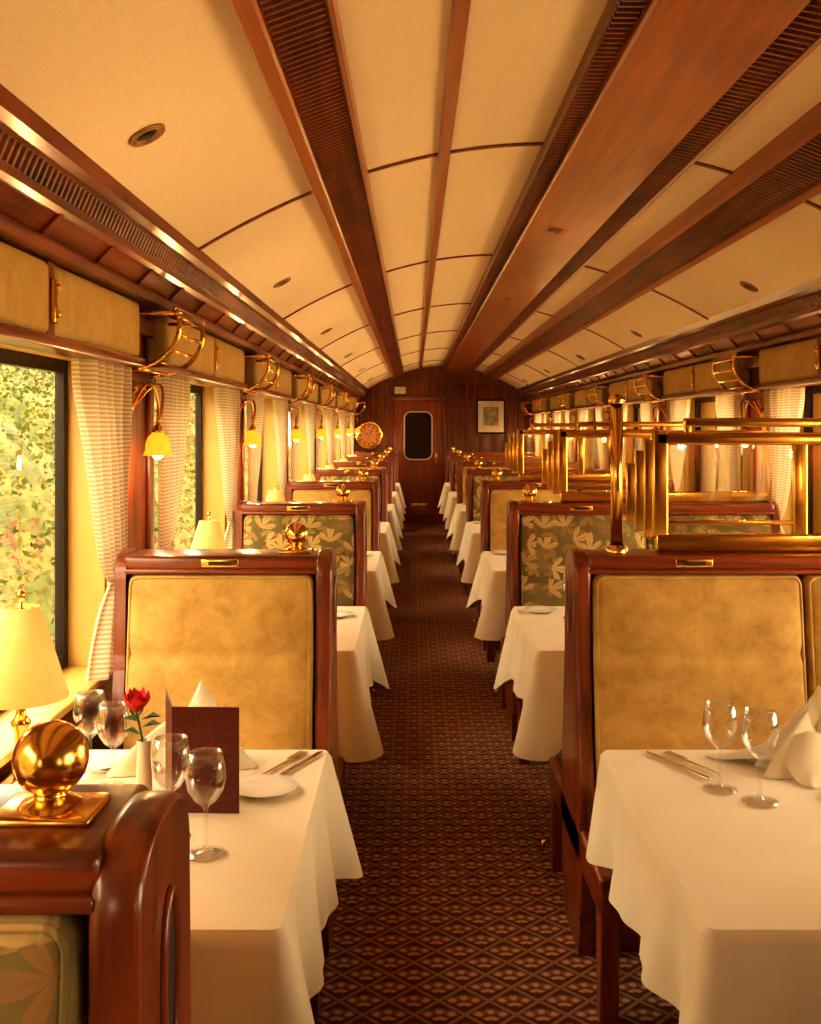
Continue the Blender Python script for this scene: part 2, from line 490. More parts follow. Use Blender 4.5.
b.box(0.90, 1.32, YE-0.04, YE-0.013, 1.30, 1.80, 'dmetal', r=0.006)
b.box(0.925, 1.295, YE-0.043, YE-0.039, 1.325, 1.775, 'china')
b.box(1.0, 1.22, YE-0.046, YE-0.042, 1.42, 1.69, 'art')
place(b.mesh('p'), 'framed_picture')
M['dial'] = simple('clock_dial', C(214, 150, 84), C(232, 172, 104), 0.5).m
b = MB(); c = (-0.65, YE-0.03, 1.28)
b.lathe([(0.001, -0.004), (0.155, -0.004)], c, 'dial', 40, axis='y')
b.lathe([(0.155, 0.0), (0.16, -0.02), (0.19, -0.03), (0.21, -0.015), (0.215, 0.012)], c, 'brass', 40, axis='y')
for i in range(12):
    a = 2*pi*i/12; b.box(c[0]+0.125*math.cos(a)-.008, c[0]+0.125*math.cos(a)+.008, c[1]-0.009, c[1]-.005, c[2]+0.125*math.sin(a)-.012, c[2]+0.125*math.sin(a)+.012, 'recess_shade_ink')
b.tube([(c[0], c[1]-.009, c[2]), (c[0]+.05, c[1]-.009, c[2]+.08)], 0.006, 'recess_shade_ink'); b.tube([(c[0], c[1]-.009, c[2]), (c[0]-.05, c[1]-.009, c[2]+.03)], 0.006, 'recess_shade_ink')
place(b.mesh('c'), 'wall_clock')

# ------------------------------------------------------------------ ceiling beams, cornices
def strip(b, x0, x1, drop, m, y0=YB, y1=YE, r=0.006):
    za, zb = cz(x0), cz(x1)
    prof = [(x0, za+0.01), (x0, za-drop+r), (x0+min(r, (x1-x0)*.4), za-drop), (x1-min(r, (x1-x0)*.4), zb-drop), (x1, zb-drop+r), (x1, zb+0.01)]
    b.extr(prof, 'y', y0, y1, m)
def grille(b, x0, x1, drop, m='wood_dark', pitch=0.028):
    strip(b, x0, x1, drop-0.012, 'wood_dark')
    za, zb = cz(x0), cz(x1)
    y = YB+0.01; vs = []; fs = []
    while y < YE-0.02:
        o = len(vs); w = pitch*0.6
        for (xx, zz) in ((x0+.003, za-drop+.014), (x1-.003, zb-drop+.014)):
            vs += [(xx, y, zz), (xx, y+.004, zz-.012), (xx, y+w-.004, zz-.012), (xx, y+w, zz)]
        for i in range(3): fs.append((o+i, o+i+1, o+4+i+1, o+4+i))
        fs.append((o, o+1, o+2, o+3)); fs.append((o+4, o+7, o+6, o+5))
        y += pitch
    b.add(vs, fs, m, False)
t = 1
def trim(b):
    global t
    place(b.mesh('trim'), 'trim_%d' % t); t += 1
b = MB(); strip(b, -0.30, -0.262, 0.05, 'wood_duct'); grille(b, -0.262, -0.155, 0.045); strip(b, -0.155, -0.143, 0.05, 'wood_duct'); trim(b)
b = MB(); strip(b, 0.075, 0.112, 0.022, 'wood_duct'); trim(b)
b = MB(); grille(b, 0.40, 0.455, 0.055); strip(b, 0.455, 0.73, 0.075, 'wood_duct'); grille(b, 0.73, 0.815, 0.055); strip(b, 0.815, 0.825, 0.06, 'wood_duct'); trim(b)
b = MB(); strip(b, 0.985, 1.01, 0.055, 'wood_duct'); grille(b, 1.01, 1.14, 0.045); strip(b, 1.14, 1.165, 0.055, 'wood_duct'); trim(b)
b = MB()
for k in range(-2, 6):
    y = 3.25+2.1*k
    n = 30; vs = []; fs = []
    for i in range(n+1):
        x = XL+0.1+(XR-XL-0.2)*i/n
        for yy in (y-.009, y+.009):
            vs += [(x, yy, cz(x)+.004), (x, yy, cz(x)-.007)]
    for i in range(n):
        o = i*4
        fs += [(o+1, o+3, o+7, o+5), (o, o+1, o+5, o+4), (o+2, o+6, o+7, o+3)]
    b.add(vs, fs, 'wood_dark', False)
trim(b)
def cornice(side):
    b = MB()
    def X(dx): return XL+dx if side < 0 else XR-dx
    def pr(pts): return [(X(a), z) for a, z in pts]
    b.extr(pr([(0.0, 1.97), (0.20, 1.99), (0.215, 1.955), (0.205, 1.925), (0.18, 1.915), (0.17, 1.90), (0.0, 1.90)]), 'y', YB, YE, 'wood_y')
    y = YB+.01; vs = []; fs = []
    while y < YE-.03:
        o = len(vs)
        for a, z in ((0.174, 1.905), (0.156, 1.862)):
            vs += [(X(a), y, z), (X(a+.008), y+.004, z), (X(a+.008), y+.014, z), (X(a), y+.018, z)]
        for i in range(3): fs.append((o+i, o+i+1, o+5+i, o+4+i))
        fs.append((o+4, o+5, o+6, o+7))
        y += .028
    b.add(vs, fs, 'wood_y', False)
    b.extr(pr([(0.0, 1.91), (0.175, 1.905), (0.155, 1.86), (0.0, 1.86)]), 'y', YB, YE, 'wood_y')
    b.extr(pr([(0.0, 1.865), (0.165, 1.865), (0.165, 1.845), (0.15, 1.838), (0.0, 1.838)]), 'y', YB, YE, 'wood_y')
    b.extr(pr([(0.0, 1.84), (0.145, 1.84), (0.095, 1.79), (0.0, 1.79)]), 'y', YB, YE, 'wood_y')
    y = YB+0.2
    while y < YE-.1:
        b.extr(pr([(0.10, 1.842), (0.156, 1.842), (0.104, 1.786), (0.08, 1.79)]), 'y', y, y+.025, 'wood_z')
        y += 0.38
    b.extr(pr([(0.0, 1.795), (0.115, 1.795), (0.12, 1.785), (0.11, 1.77), (0.0, 1.77)]), 'y', YB, YE, 'wood_y')
    trim(b)
cornice(-1); cornice(1)
for nm, x0, x1 in (('baseboard_left', XL, XL+.015), ('baseboard_right', XR, XR-.015)):
    b = MB(); b.box(x0, x1, YB, YE, 0, 0.12, 'wood_y', r=0.004); place(b.mesh(nm), nm)

# recessed ceiling lights
b = MB()
b.lathe([(0.042, 0.0), (0.040, -0.006), (0.030, -0.006), (0.027, 0.0), (0.018, 0.004), (0.001, 0.004)], (0, 0, 0), 'bronze', 28)
b.lathe([(0.024, -0.001), (0.012, -0.004), (0.001, -0.004)], (0, 0, 0), 'dmetal', 20)
me = b.mesh('recessed_ceiling_light')
for k in range(6):
    for x in (-0.56, 1.42):
        o = place(me, 'recessed_ceiling_light', (x, 2.2+2.25*k, cz(x)-0.001)); o.rotation_euler = (0, math.atan(0.56*(x-XC)), 0)
    if k: place(me, 'recessed_ceiling_light', (0.585, 2.0+2.25*k, cz(0.585)-0.078))

# ------------------------------------------------------------------ valances, racks, sconces, curtains
def valance(side):
    s = -side
    b = MB()
    for a, c in ((-0.13, 0.66), (0.70, 1.42)):
        b.rbox(0.002*s, s*0.08, a, c, 1.60, 1.765, 0.018, 'valance', n=3, puff=(0, 0.012*s))
    b.box(0.002*s, s*0.075, 0.66, 0.70, 1.60, 1.765, 'wood_z')
    b.box(s*0.075, s*0.088, 0.67, 0.69, 1.63, 1.73, 'brass', r=0.004)
    b.sphere((s*0.09, 0.68, 1.71), 0.008, 'brass', 12); b.sphere((s*0.09, 0.68, 1.65), 0.008, 'brass', 12)
    b.box(0.002*s, s*0.095, -0.14, 1.43, 1.575, 1.602, 'wood_y', r=0.008)
    return b.mesh('window_valance')
def rack(side):
    s = -side; b = MB()
    def pth(y):
        return [(s*(0.04+0.15*math.sin(a)), y, 1.70-0.13*math.cos(a)) for a in [i/10*pi*0.62 for i in range(11)]]
    for y in (0.01, 0.35):
        b.tube(pth(y), 0.008, 'brass', 8)
        b.tube([(0.016*s, y, 1.565), (s*0.05, y, 1.57)], 0.008, 'brass', 8)
        b.tube([(0.016*s, y, 1.735), (s*0.18, y, 1.735)], 0.007, 'brass', 8)
        b.sphere((s*0.185, y, 1.738), 0.013, 'brass', 14)
    for i in (1, 3, 5, 7, 9, 10):
        p = pth(0)[i]
        b.tube([(p[0], 0.0, p[2]), (p[0], 0.36, p[2])], 0.006, 'brass', 8)
    b.box(0.014*s, s*0.035, 0.0, 0.36, 1.69, 1.755, 'wood_y', r=0.006)
    b.box(s*0.175, s*0.195, 0.0, 0.36, 1.728, 1.746, 'wood_y', r=0.005)
    b.box(0.014*s, s*0.15, 0.005, 0.355, 1.575, 1.585, 'wood_y')
    return b.mesh('luggage_rack')
def sconce(side):
    s = -side; b = MB()
    b.lathe([(0.001, 0.001*s), (0.035, 0.001*s), (0.036, 0.006*s), (0.022, 0.014*s), (0.001, 0.018*s)], (0, 0, 1.46), 'brass', 20, axis='x')
    for dy in (-0.05, 0.05):
        pts = []
        for i in range(17):
            q = i/16
            pts.append((s*(0.012+0.085*math.sin(q*pi*0.62)), dy*math.sin(q*pi)*1.1, 1.46+0.085*math.sin(q*pi*1.0)-0.055*q*q))
        b.tube(pts, 0.0045, 'brass', 8)
        b.tube([(s*0.02+s*0.018*math.cos(a)*1.0, dy, 1.52+0.018*math.sin(a)) for a in [i/12*2*pi for i in range(12)]], 0.0035, 'brass', 6, closed=True)
    b.lathe([(0.001, 1.410), (0.010, 1.407), (0.017, 1.392), (0.022, 1.383), (0.001, 1.382)], (s*0.09, 0, 0), 'brass', 20)
    b.lathe([(0.012, 1.386), (0.029, 1.370), (0.037, 1.348), (0.036, 1.328), (0.042, 1.312)], (s*0.09, 0, 0), 'amber', 28,
            mod=lambda a, z: 1+0.10*math.cos(a*6)*(1.4-z)/0.08)
    b.sphere((s*0.09, 0, 1.318), 0.018, 'glow', 12)
    b.lathe([(0.006, 1.41), (0.004, 1.44), (0.009, 1.45), (0.001, 1.46)], (s*0.09, 0, 0), 'brass', 12)
    return b.mesh('wall_sconce')
def curtain_mesh(side, flip):
    s = -side; b = MB(); ny, nz = 100, 50; vs = []; fs = []
    z0, z1 = 0.725, 1.573; zt = 0.96
    for j in range(nz+1):
        z = z0+(z1-z0)*j/nz
        if z > zt: q = ((z-zt)/(z1-zt)); wd = 0.135+0.275*min(1, q*1.15)**0.7; amp = 0.014+0.010*q
        else: q = (zt-z)/(zt-z0); wd = 0.135+0.15*q**0.7; amp = 0.014+0.010*q
        pinch = math.exp(-((z-zt)/0.035)**2)
        for i in range(ny+1):
            u = i/ny
            y = u*wd*(1-0.08*pinch)
            x = s*(0.032 + (amp*(1-0.4*pinch))*math.sin(u*2*pi*5+0.7*math.sin(z*6)) + 0.004*math.sin(u*23+z*9))
            vs.append((x, y*(-1 if flip else 1), z))
    for j in range(nz):
        for i in range(ny):
            a = j*(ny+1)+i; fs.append((a, a+1, a+ny+2, a+ny+1))
    b.add(vs, fs, 'curtain', True)
    f = -1 if flip else 1
    vs = []; fs = []
    for i in range(25):
        a = 2*pi*i/24
        cy = f*(0.062+0.070*math.cos(a)); cx = s*(0.032+0.027*math.sin(a))
        zz = zt+0.03*math.cos(a)
        vs += [(cx, cy, zz-.028), (cx*1.03, cy, zz), (cx, cy, zz+.028)]
    for i in range(24):
        o = i*3; fs += [(o, o+3, o+4, o+1), (o+1, o+4, o+5, o+2)]
    b.add(vs, fs, 'curtain', True)
    return b.mesh('window_curtain')
for side, XW in ((-1, XL), (1, XR)):
    vm, rm, sm_ = valance(side), rack(side), sconce(side)
    c1, c2 = curtain_mesh(side, False), curtain_mesh(side, True)
    s = -side
    for a, c in WIN:
        place(vm, 'window_valance', (XW, a, 0))
        place(c1, 'window_curtain', (XW+s*0.004, a-0.06, 0))
        place(c2, 'window_curtain', (XW+s*0.004, c+0.06, 0))
        place(rm, 'luggage_rack', (XW, c+0.083, 0))
        if c+0.275 > 0:
            o = place(sm_, 'wall_sconce', (XW, c+0.24, 0))
            light('sconce_bulb', 'POINT', (s*0.09, 0, 1.285), 2.4, (1, 0.58, 0.22), 0.02, o)

# ------------------------------------------------------------------ seats
RT = 1.054
def bench(xa, xw, fab, npads, ball_x, plate_x):
    s = 1 if xw > xa else -1
    b = MB()
    def hd(z):
        T = [(0.10, .150), (0.30, .175), (0.45, .165), (0.6, .13), (0.8, .102), (1.0, .096), (1.08, .096)]
        for (za, a), (zb, c) in zip(T, T[1:]):
            if z <= zb:
                q = (z-za)/(zb-za); q = q*q*(3-2*q); return a+(c-a)*q
        return .096
    prof = []
    zs = [0.10+(0.995-0.10)*i/22 for i in range(23)]
    for z in zs: prof.append((hd(z), z))
    for i in range(1, 17):
        a = i/17*pi; prof.append((.096*math.copysign(abs(math.cos(a))**.8, math.cos(a)), .995+.068*math.sin(a)**.8))
    for z in reversed(zs): prof.append((-hd(z), z))
    b.extr(prof, 'x', xa, xa+s*0.043, 'wood_z', bev=0.010, smooth=True)
    b.extr(prof, 'x', xw-s*0.03, xw, 'wood_z')
    ov = [(xa-s*0.001, 0.026*math.cos(a), 0.91+0.075*math.sin(a)) for a in [i/28*2*pi for i in range(28)]]
    b.add([(xa-s*0.0012, p[1], p[2]) for p in ov], [tuple(range(28))], 'recess_shade_ink', False)  # flat dark disc, recess shade painted as colour
    b.tube(ov, 0.005, 'wood_z', 8, closed=True)
    b.box(xa+s*.03, xw-s*.02, -0.045, 0.045, 0.3, 1.03, 'wood_x')
    b.box(xa+s*.035, xw-s*.02, -0.088, 0.088, RT-.04, RT, 'wood_x', r=0.012, seg=3)
    b.box(xa+s*.038, xw-s*.025, -0.096, 0.096, RT-.048, RT-.034, 'wood_x', r=0.005)
    for sg in (-1, 1):
        b.box(plate_x-.05, plate_x+.05, sg*0.087, sg*0.092, RT-.03, RT-.008, 'brass', r=0.002)
        b.box(plate_x-.03, plate_x+.03, sg*0.092, sg*0.0935, RT-.024, RT-.014, 'recess_shade_ink')
    inner0, inner1 = xa+s*.046, xw-s*.032
    W = (inner1-inner0)/npads
    for k in range(npads):
        p0, p1 = inner0+W*k+s*0.003, inner0+W*(k+1)-s*0.003
        for sg in (-1, 1):
            def wp(p, sg=sg):
                x, y, z = p
                g = math.exp(-((z-0.80)/0.016)**2)*0.007
                return (x, y+sg*((1.005-z)*0.13 - (g if abs(y) > .08 else 0)), z)
            b.rbox(p0, p1, sg*0.035, sg*0.10, 0.44, 1.006, 0.026, fab, n=34, e=4, puff=(1, sg*0.018), warp=wp)
            b.rbox(p0, p1, sg*0.12, sg*0.455, 0.33, 0.455, 0.04, fab, n=8, e=4, puff=(2, 0.015))
            xa_, xb_ = min(p0, p1), max(p0, p1)
            pp = rr_prof(xa_+.009, xb_-.009, 0.45, 0.998, 0.022, 5)
            b.tube([(u, sg*(0.0965+(1.005-w)*0.13), w) for u, w in pp], 0.0042, 'piping' if fab == 'velvet' else fab, 6, closed=True)
    b.box(xa+s*.01, xw, -0.44, 0.44, 0.27, 0.335, 'wood_y', r=0.01)
    b.box(xa, xa+s*.035, -0.455, 0.455, 0.255, 0.35, 'wood_y', r=0.012, seg=3)
    for sg in (-1, 1):
        b.extr([(sg*.40, 0.0), (sg*.445, 0.0), (sg*.455, 0.27), (sg*.385, 0.27)], 'x', xa+s*.005, xa+s*.05, 'wood_z', bev=0.004)
        b.extr([(sg*.40, 0.0), (sg*.445, 0.0), (sg*.455, 0.27), (sg*.385, 0.27)], 'x', xw-s*.005, xw-s*.05, 'wood_z', bev=0.004)
        b.box(xa+s*.05, xw-s*.05, sg*.43, sg*.445, 0.2, 0.27, 'wood_x', r=0.004)
    b.extr([(-.12, 0), (.12, 0), (.15, .11), (-.15, .11)], 'x', xa+s*.005, xa+s*.045, 'wood_z', bev=0.004)
    b.box(xa+s*.05, xw-s*.05, -0.1, 0.1, 0.0, 0.27, 'wood_x')
    b.tube([(xa, .42, .09), (xa-s*.02, .42, .09), (xa-s*.028, .42, .06)], .009, 'brass', 8)
    if ball_x is not None:
        b.box(ball_x-.045, ball_x+.045, -.035, .035, RT-.002, RT+.008, 'brass', r=0.004)
        b.lathe([(0.03, RT+.006), (0.026, RT+.012), (0.015, RT+.016), (0.013, RT+.02), (0.02, RT+.026)], (ball_x, 0, 0), 'brass', 24)
        b.sphere((ball_x, 0, RT+.05), 0.033, 'brass', 32)
    return b.mesh('bench_seat')
SL = {f: bench(-0.22, -0.80, f, 1, -0.325, -0.52) for f in ('velvet', 'leaf')}
SR = {f: bench(0.43, 1.64, f, 2, 0.53, 0.75) for f in ('velvet', 'leaf')}
SRn = bench(0.43, 1.64, 'velvet', 2, None, 0.75)
for k in range(0, 8):
    y = 1.0+P*k; f = 'velvet' if k % 2 else 'leaf'
    if k == 0: y = 0.94
    place(SL[f], 'dining_bench_seat', (0, y, 0))
    place(SRn if k == 1 else SR[f], 'dining_bench_seat', (0, y, 0))

# brass and glass dividers on the right-hand seat backs
def divider(post=True):
    b = MB(); z0 = RT+.001
    if post:
        b.tube([(0.56, 0, z0), (0.56, 0, 1.47)], 0.017, 'brass', 16)
        b.lathe([(0.03, z0), (0.03, z0+.01), (0.02, z0+.02)], (0.56, 0, 0), 'brass', 20)
        b.lathe([(0.02, 1.465), (0.024, 1.475), (0.02, 1.485), (0.001, 1.492)], (0.56, 0, 0), 'brass', 20)
    for x0, x1, za, zb, h in ((0.585, 0.612, 1.14, 1.30, .005), (0.609, 0.636, 1.115, 1.335, .008), (0.633, 0.660, 1.095, 1.365, .011)):
        b.box(x0, x1, -h, h, za, zb, 'brass', r=0.004)
    b.box(0.665, 1.62, -.016, .016, z0, z0+.05, 'brass', r=.006)
    b.box(0.665, 1.62, -.014, .014, 1.350, 1.385, 'brass', r=.006)
    b.box(0.657, 0.70, -.014, .014, z0+.04, 1.39, 'brass', r=.006)
    b.box(1.59, 1.62, -.014, .014, z0+.04, 1.36, 'brass', r=.006)
    b.box(1.045, 1.085, -.012, .012, z0+.04, 1.36, 'brass', r=.006)
    b.box(0.745, 1.62, -.009, .009, 1.40, 1.425, 'brass', r=.004)
    for x in (0.755, 1.60): b.box(x-.009, x+.009, -.008, .008, 1.38, 1.41, 'brass', r=.003)
    b.box(0.70, 1.05, -.008, .008, z0+.075, z0+.087, 'brass', r=.003)
    b.add([(0.70, 0, z0+.05), (1.59, 0, z0+.05), (1.59, 0, 1.35), (0.70, 0, 1.35)], [(0, 1, 2, 3)], 'dglass', False)
    return b.mesh('divider')
dm = divider()
dm2 = divider(False)
for k in range(1, 4):
    place(dm if k == 1 else dm2, 'brass_glass_divider', (0, 1.0+P*k, 0))

# ------------------------------------------------------------------ tables and cloths
ZT = 0.67
def table(xa, xw):
    b = MB(); s = 1 if xw > xa else -1
    b.box(xa+s*.03, xw, -.40, .40, ZT-.035, ZT-.006, 'wood_x', r=.006)
    b.box(xa+s*.08, xw-s*.02, -.3, .3, ZT-.09, ZT-.035, 'wood_x')
    px_ = xa+s*.22
    b.lathe([(.14, 0.0), (.14, .015), (.05, .04), (.03, .08), (.028, .5), (.05, .56), (.09, .58)], (px_, 0, 0), 'wood_z', 24)
    b.box(xw-s*.03, xw, -.25, .25, .40, ZT-.035, 'wood_x')
    return b.mesh('table')
def cloth(xa, xw, seed, D=0.25, CD=.07, flare=.045):
    rnd = random.Random(seed); b = MB(); s = 1 if xw > xa else -1
    x0, x1 = min(xa, xw), max(xa, xw); y0, y1 = -.425, .425; z = ZT; r = .015
    pts = []
    def seg(ax, ay, bx, by, nx_, ny_):
        L = math.hypot(bx-ax, by-ay); n = max(4, int(L/.008))
        for i in range(n): pts.append((ax+(bx-ax)*i/n, ay+(by-ay)*i/n, nx_, ny_))
    def arc(cx, cy, a0):
        for i in range(10):
            a = math.radians(a0+90*i/10); pts.append((cx+r*math.cos(a), cy+r*math.sin(a), math.cos(a), math.sin(a)))
    seg(x1, y0+r, x1, y1-r, 1, 0); arc(x1-r, y1-r, 0)
    seg(x1-r, y1, x0+r, y1, 0, 1); arc(x0+r, y1-r, 90)
    seg(x0, y1-r, x0, y0+r, -1, 0); arc(x0+r, y0+r, 180)
    seg(x0+r, y0, x1-r, y0, 0, -1); arc(x1-r, y0+r, 270)
    n = len(pts); ph = [rnd.uniform(0, 6.28) for _ in range(4)]
    cor = [(x0, y0), (x1, y0), (x0, y1), (x1, y1)]
    wl = rnd.uniform(.24, .30)
    R = 18; vs = []; fs = []
    arcs = 0; ss = []
    for i, p in enumerate(pts):
        ss.append(arcs); q = pts[(i+1) % n]; arcs += math.hypot(q[0]-p[0], q[1]-p[1])
    for j in range(R+1):
        t_ = j/R
        for i, (x, y, nx_, ny_) in enumerate(pts):
            dc = min(math.hypot(x-c[0], y-c[1]) for c in cor)
            wallside = abs(x-xw) < .03
            g = math.exp(-(dc/.10)**2)
            Dl = D+CD*g
            if wallside and abs(nx_) > .5: Dl = .03
            dep = Dl*t_
            e = .010
            if dep < e: zz = -dep*dep/e*.6; out = dep*.9
            else: zz = -(dep-e*.4); out = e*.9
            tt = max(0, dep-.015)/D
            val = math.exp(-((dc-.15)/.05)**2)
            f = flare*g*tt - .022*val*tt + .014*tt*math.sin(2*pi*ss[i]/wl+ph[0])*(1-g) + .005*tt*tt*math.sin(2*pi*ss[i]/(wl*.4)+ph[1])*(1-g) + .018*tt
            if wallside: f = 0; out = 0
            vs.append((x+nx_*(out+f), y+ny_*(out+f), z+zz))
    for j in range(R):
        for i in range(n):
            k = (i+1) % n; fs.append((j*n+i, j*n+k, (j+1)*n+k, (j+1)*n+i))
    b.add(vs, fs, 'linen', True)
    b.add(vs[:n], [tuple(range(n))], 'linen', False)
    return b.mesh('tablecloth')
tl, tr_ = table(-0.20, -0.86), table(0.41, 1.69)
cl_ = [cloth(-0.195, -0.845, 1, .235, .05), cloth(-0.195, -0.845, 2, .25, .09, .05), cloth(-0.195, -0.845, 3, .25, .09, .05)]
cr_ = [cloth(0.428, 1.675, 11, .215, .03, .012), cloth(0.405, 1.675, 12, .24, .10, .05), cloth(0.405, 1.675, 13, .25, .09, .04)]
TY = [1.95+P*k for k in range(7)]
for k, y in enumerate(TY):
    place(tl, 'dining_table', (0, y, 0)); place(tr_, 'dining_table', (0.01 if k == 0 else 0, y, 0))
    ci = 0 if k == 0 else 1+k % 2
    place(cl_[ci], 'tablecloth', (0, y, 0)); place(cr_[ci], 'tablecloth', (0, y, 0))

# ------------------------------------------------------------------ table lamp
b = MB()
b.lathe([(.001, 0), (.048, 0), (.05, .008), (.042, .014), (.028, .02), (.016, .03), (.013, .04), (.017, .05), (.012, .06), (.0115, .13), (.017, .14), (.02, .148), (.012, .158), (.009, .17), (.009, .20), (.012, .21), (.001, .215)], (0, 0, 0), 'brass', 28)
b.lathe([(.09, .195), (.091, .198), (.036, .375), (.034, .375), (.088, .198), (.088, .195), (.09, .195)], (0, 0, 0), 'shade', 40)
b.tube([(0, 0, .2), (0, 0, .39)], .003, 'brass', 8); b.sphere((0, 0, .397), .009, 'brass', 14, sc=(1, 1, 1.3))
for a in (0, 2*pi/3, 4*pi/3): b.tube([(0, 0, .37), (.035*math.cos(a), .035*math.sin(a), .373)], .002, 'brass', 6)
b.sphere((0, 0, .27), .02, 'glow', 14)
lm = b.mesh('table_lamp')
for k, y in enumerate(TY):
    o = place(lm, 'table_lamp', (-0.775, y+.12, ZT+.001))
    light('lamp_bulb', 'POINT', (0, 0, .30), 1.8, (1, .62, .28), .03, o)

# ------------------------------------------------------------------ tableware
b = MB()
b.lathe([(.001, .002), (.03, .0005), (.034, .001), (.034, .003), (.02, .004), (.006, .008), (.0035, .02), (.003, .075), (.006, .083),
         (.018, .092), (.030, .110), (.0345, .130), (.033, .150), (.028, .175), (.0268, .175), (.0318, .150), (.0333, .130), (.029, .112), (.017, .0945), (.001, .088)], (0, 0, 0), 'crystal', 36)
gm = b.mesh('wine_glass')
def glass(x, y, s=1.0): place(gm, 'wine_glass', (x, y, ZT+.001), 0, (s, s, s))
for x, y, s in ((.615, 2.11, 1), (.672, 2.04, 1.03), (-.355, 1.79, 1.0), (-.43, 1.86, 1.02), (-.675, 2.19, 1), (-.61, 2.13, .95)): glass(x, y, s)
for k in range(1, 6):
    y = 2.0+P*k
    glass(.60, y+.10); glass(.655, y+.02)
    glass(-.40, y-.04); glass(-.46, y-.12)
def napkin(seed):
    rnd = random.Random(seed); b = MB(); vs = []; fs = []; n, mN = 64, 20
    lx, ly = rnd.uniform(-.02, .02), rnd.uniform(-.02, .02)
    for j in range(mN+1):
        t_ = j/mN; zz = .14*t_
        for i in range(n):
            a = 2*pi*i/n
            rad = (.080*(1-t_)**.9+.010)*(1+.34*(1-t_*.3)*math.cos(3*a+seed+.8*t_)+.13*math.sin(7*a+3*t_))
            vs.append((rad*math.cos(a)*1.25+lx*t_*2, rad*math.sin(a)*.75+ly*t_, zz*(1+.30*math.cos(a-1+seed)+.12*math.cos(2*a))+.001))
    for j in range(mN):
        for i in range(n):
            k = (i+1) % n; fs.append((j*n+i, j*n+k, (j+1)*n+k, (j+1)*n+i))
    b.add(vs, fs, 'linen', True); b.add(vs[-n:], [tuple(range(n))], 'linen')
    for a0, L, h in ((0.4, .14, .07), (2.6, .17, .06), (4.3, .13, .08)):
        a0 += seed*.3; vs = []; fs = []; A, B_ = 10, 8
        for i in range(A+1):
            u = i/A
            for j in range(B_+1):
                v = (j/B_-.5)*2
                w = .055*(1-u)**.6+.004
                d = .02+u*L
                zz = h*(1-u)**1.6*(1-.35*v*v)+.004+.006*math.sin(u*9+v*3)*(1-u)+.004*(1-abs(v))
                vs.append((d*math.cos(a0)-v*w*math.sin(a0), d*math.sin(a0)+v*w*math.cos(a0), max(.002, zz)))
        for i in range(A):
            for j in range(B_):
                o = i*(B_+1)+j; fs.append((o, o+1, o+B_+2, o+B_+1))
        b.add(vs, fs, 'linen', True)
    return b.mesh('folded_napkin')
nm = [napkin(i) for i in (0, 1.7, 3.1)]
place(nm[0], 'folded_napkin', (.84, 2.26, ZT+.001), .2, (1.1, 1, .9)); place(nm[1], 'folded_napkin', (-.50, 2.27, ZT+.001), .2, (1.15, 1, .92))
place(nm[2], 'folded_napkin', (-.66, 1.88, ZT+.001), 1.2, (.9, .9, .5))
for k in range(1, 6):
    place(nm[k % 3], 'folded_napkin', (.90, 2.2+P*k, ZT+.001), k*.5); place(nm[(k+1) % 3], 'folded_napkin', (-.56, 2.25+P*k, ZT+.001), k*.5, (.75, .75, .8))
b = MB(); b.lathe([(.001, .004), (.035, .004), (.042, .006), (.066, .013), (.067, .0115), (.044, .002), (.036, 0), (.001, 0)], (0, 0, 0), 'china', 48)
pm = b.mesh('side_plate')
for x, y in ((-.30, 2.10), (.88, 2.05)): place(pm, 'side_plate', (x, y, ZT+.001))
for k in range(1, 5):
    place(pm, 'side_plate', (-.30, 2.14+P*k, ZT+.001)); place(pm, 'side_plate', (.50, 2.24+P*k, ZT+.001))
b = MB()
b.box(-.004, .004, -.09, .02, .002, .005, 'silver', r=.0012); b.box(-.010, .010, .02, .045, .002, .005, 'silver', r=.0014)
for i in range(4): b.box(-.0095+i*.0055, -.0065+i*.0055, .043, .085, .0025, .0045, 'silver')
fk = b.mesh('dinner_fork')
b = MB(); b.box(-.005, .005, -.10, .0, .001, .007, 'silver', r=.0024)
b.extr([(-.005, 0), (.006, 0), (.009, .06), (.004, .11), (-.004, .10)], 'z', .002, .0045, 'silver')
kf = b.mesh('table_knife')
for x, y, r in ((.60, 2.27, .45), (-.28, 2.27, -.40)): place(fk, 'dinner_fork', (x, y, ZT+.001), r)
for x, y, r in ((.565, 2.25, .45), (-.25, 2.25, -.40)): place(kf, 'table_knife', (x, y, ZT+.001), r)
# menu
b = MB()
def board(p0, p1, H, inner):
    p0, p1 = Vector((p0[0], p0[1], 0)), Vector((p1[0], p1[1], 0)); d = (p1-p0); L = d.length; d.normalize()
    e = Vector((-d.y, d.x, 0)); e = e if e.dot(Vector(inner)) > 0 else -e
    for th0, th1, m_, ins in ((0, .003, 'menu', 0), (.003, .0045, 'paper', .006)):
        vs = []
        for u in (ins, L-ins):
            for w in (th0, th1):
                for zz in (ins, H-ins):
                    p = p0+d*u+e*w; vs.append((p.x, p.y, zz))
        b.add(vs, [(0, 1, 3, 2), (4, 6, 7, 5), (0, 4, 5, 1), (2, 3, 7, 6), (0, 2, 6, 4), (1, 5, 7, 3)], m_, False)
board((0, 0), (.128, -.005), .20, (0, 1, 0)); board((0, 0), (-.045, .14), .20, (1, .2, 0))
place(b.mesh('menu_folder'), 'menu_folder', (-.458, 1.985, ZT+.001))
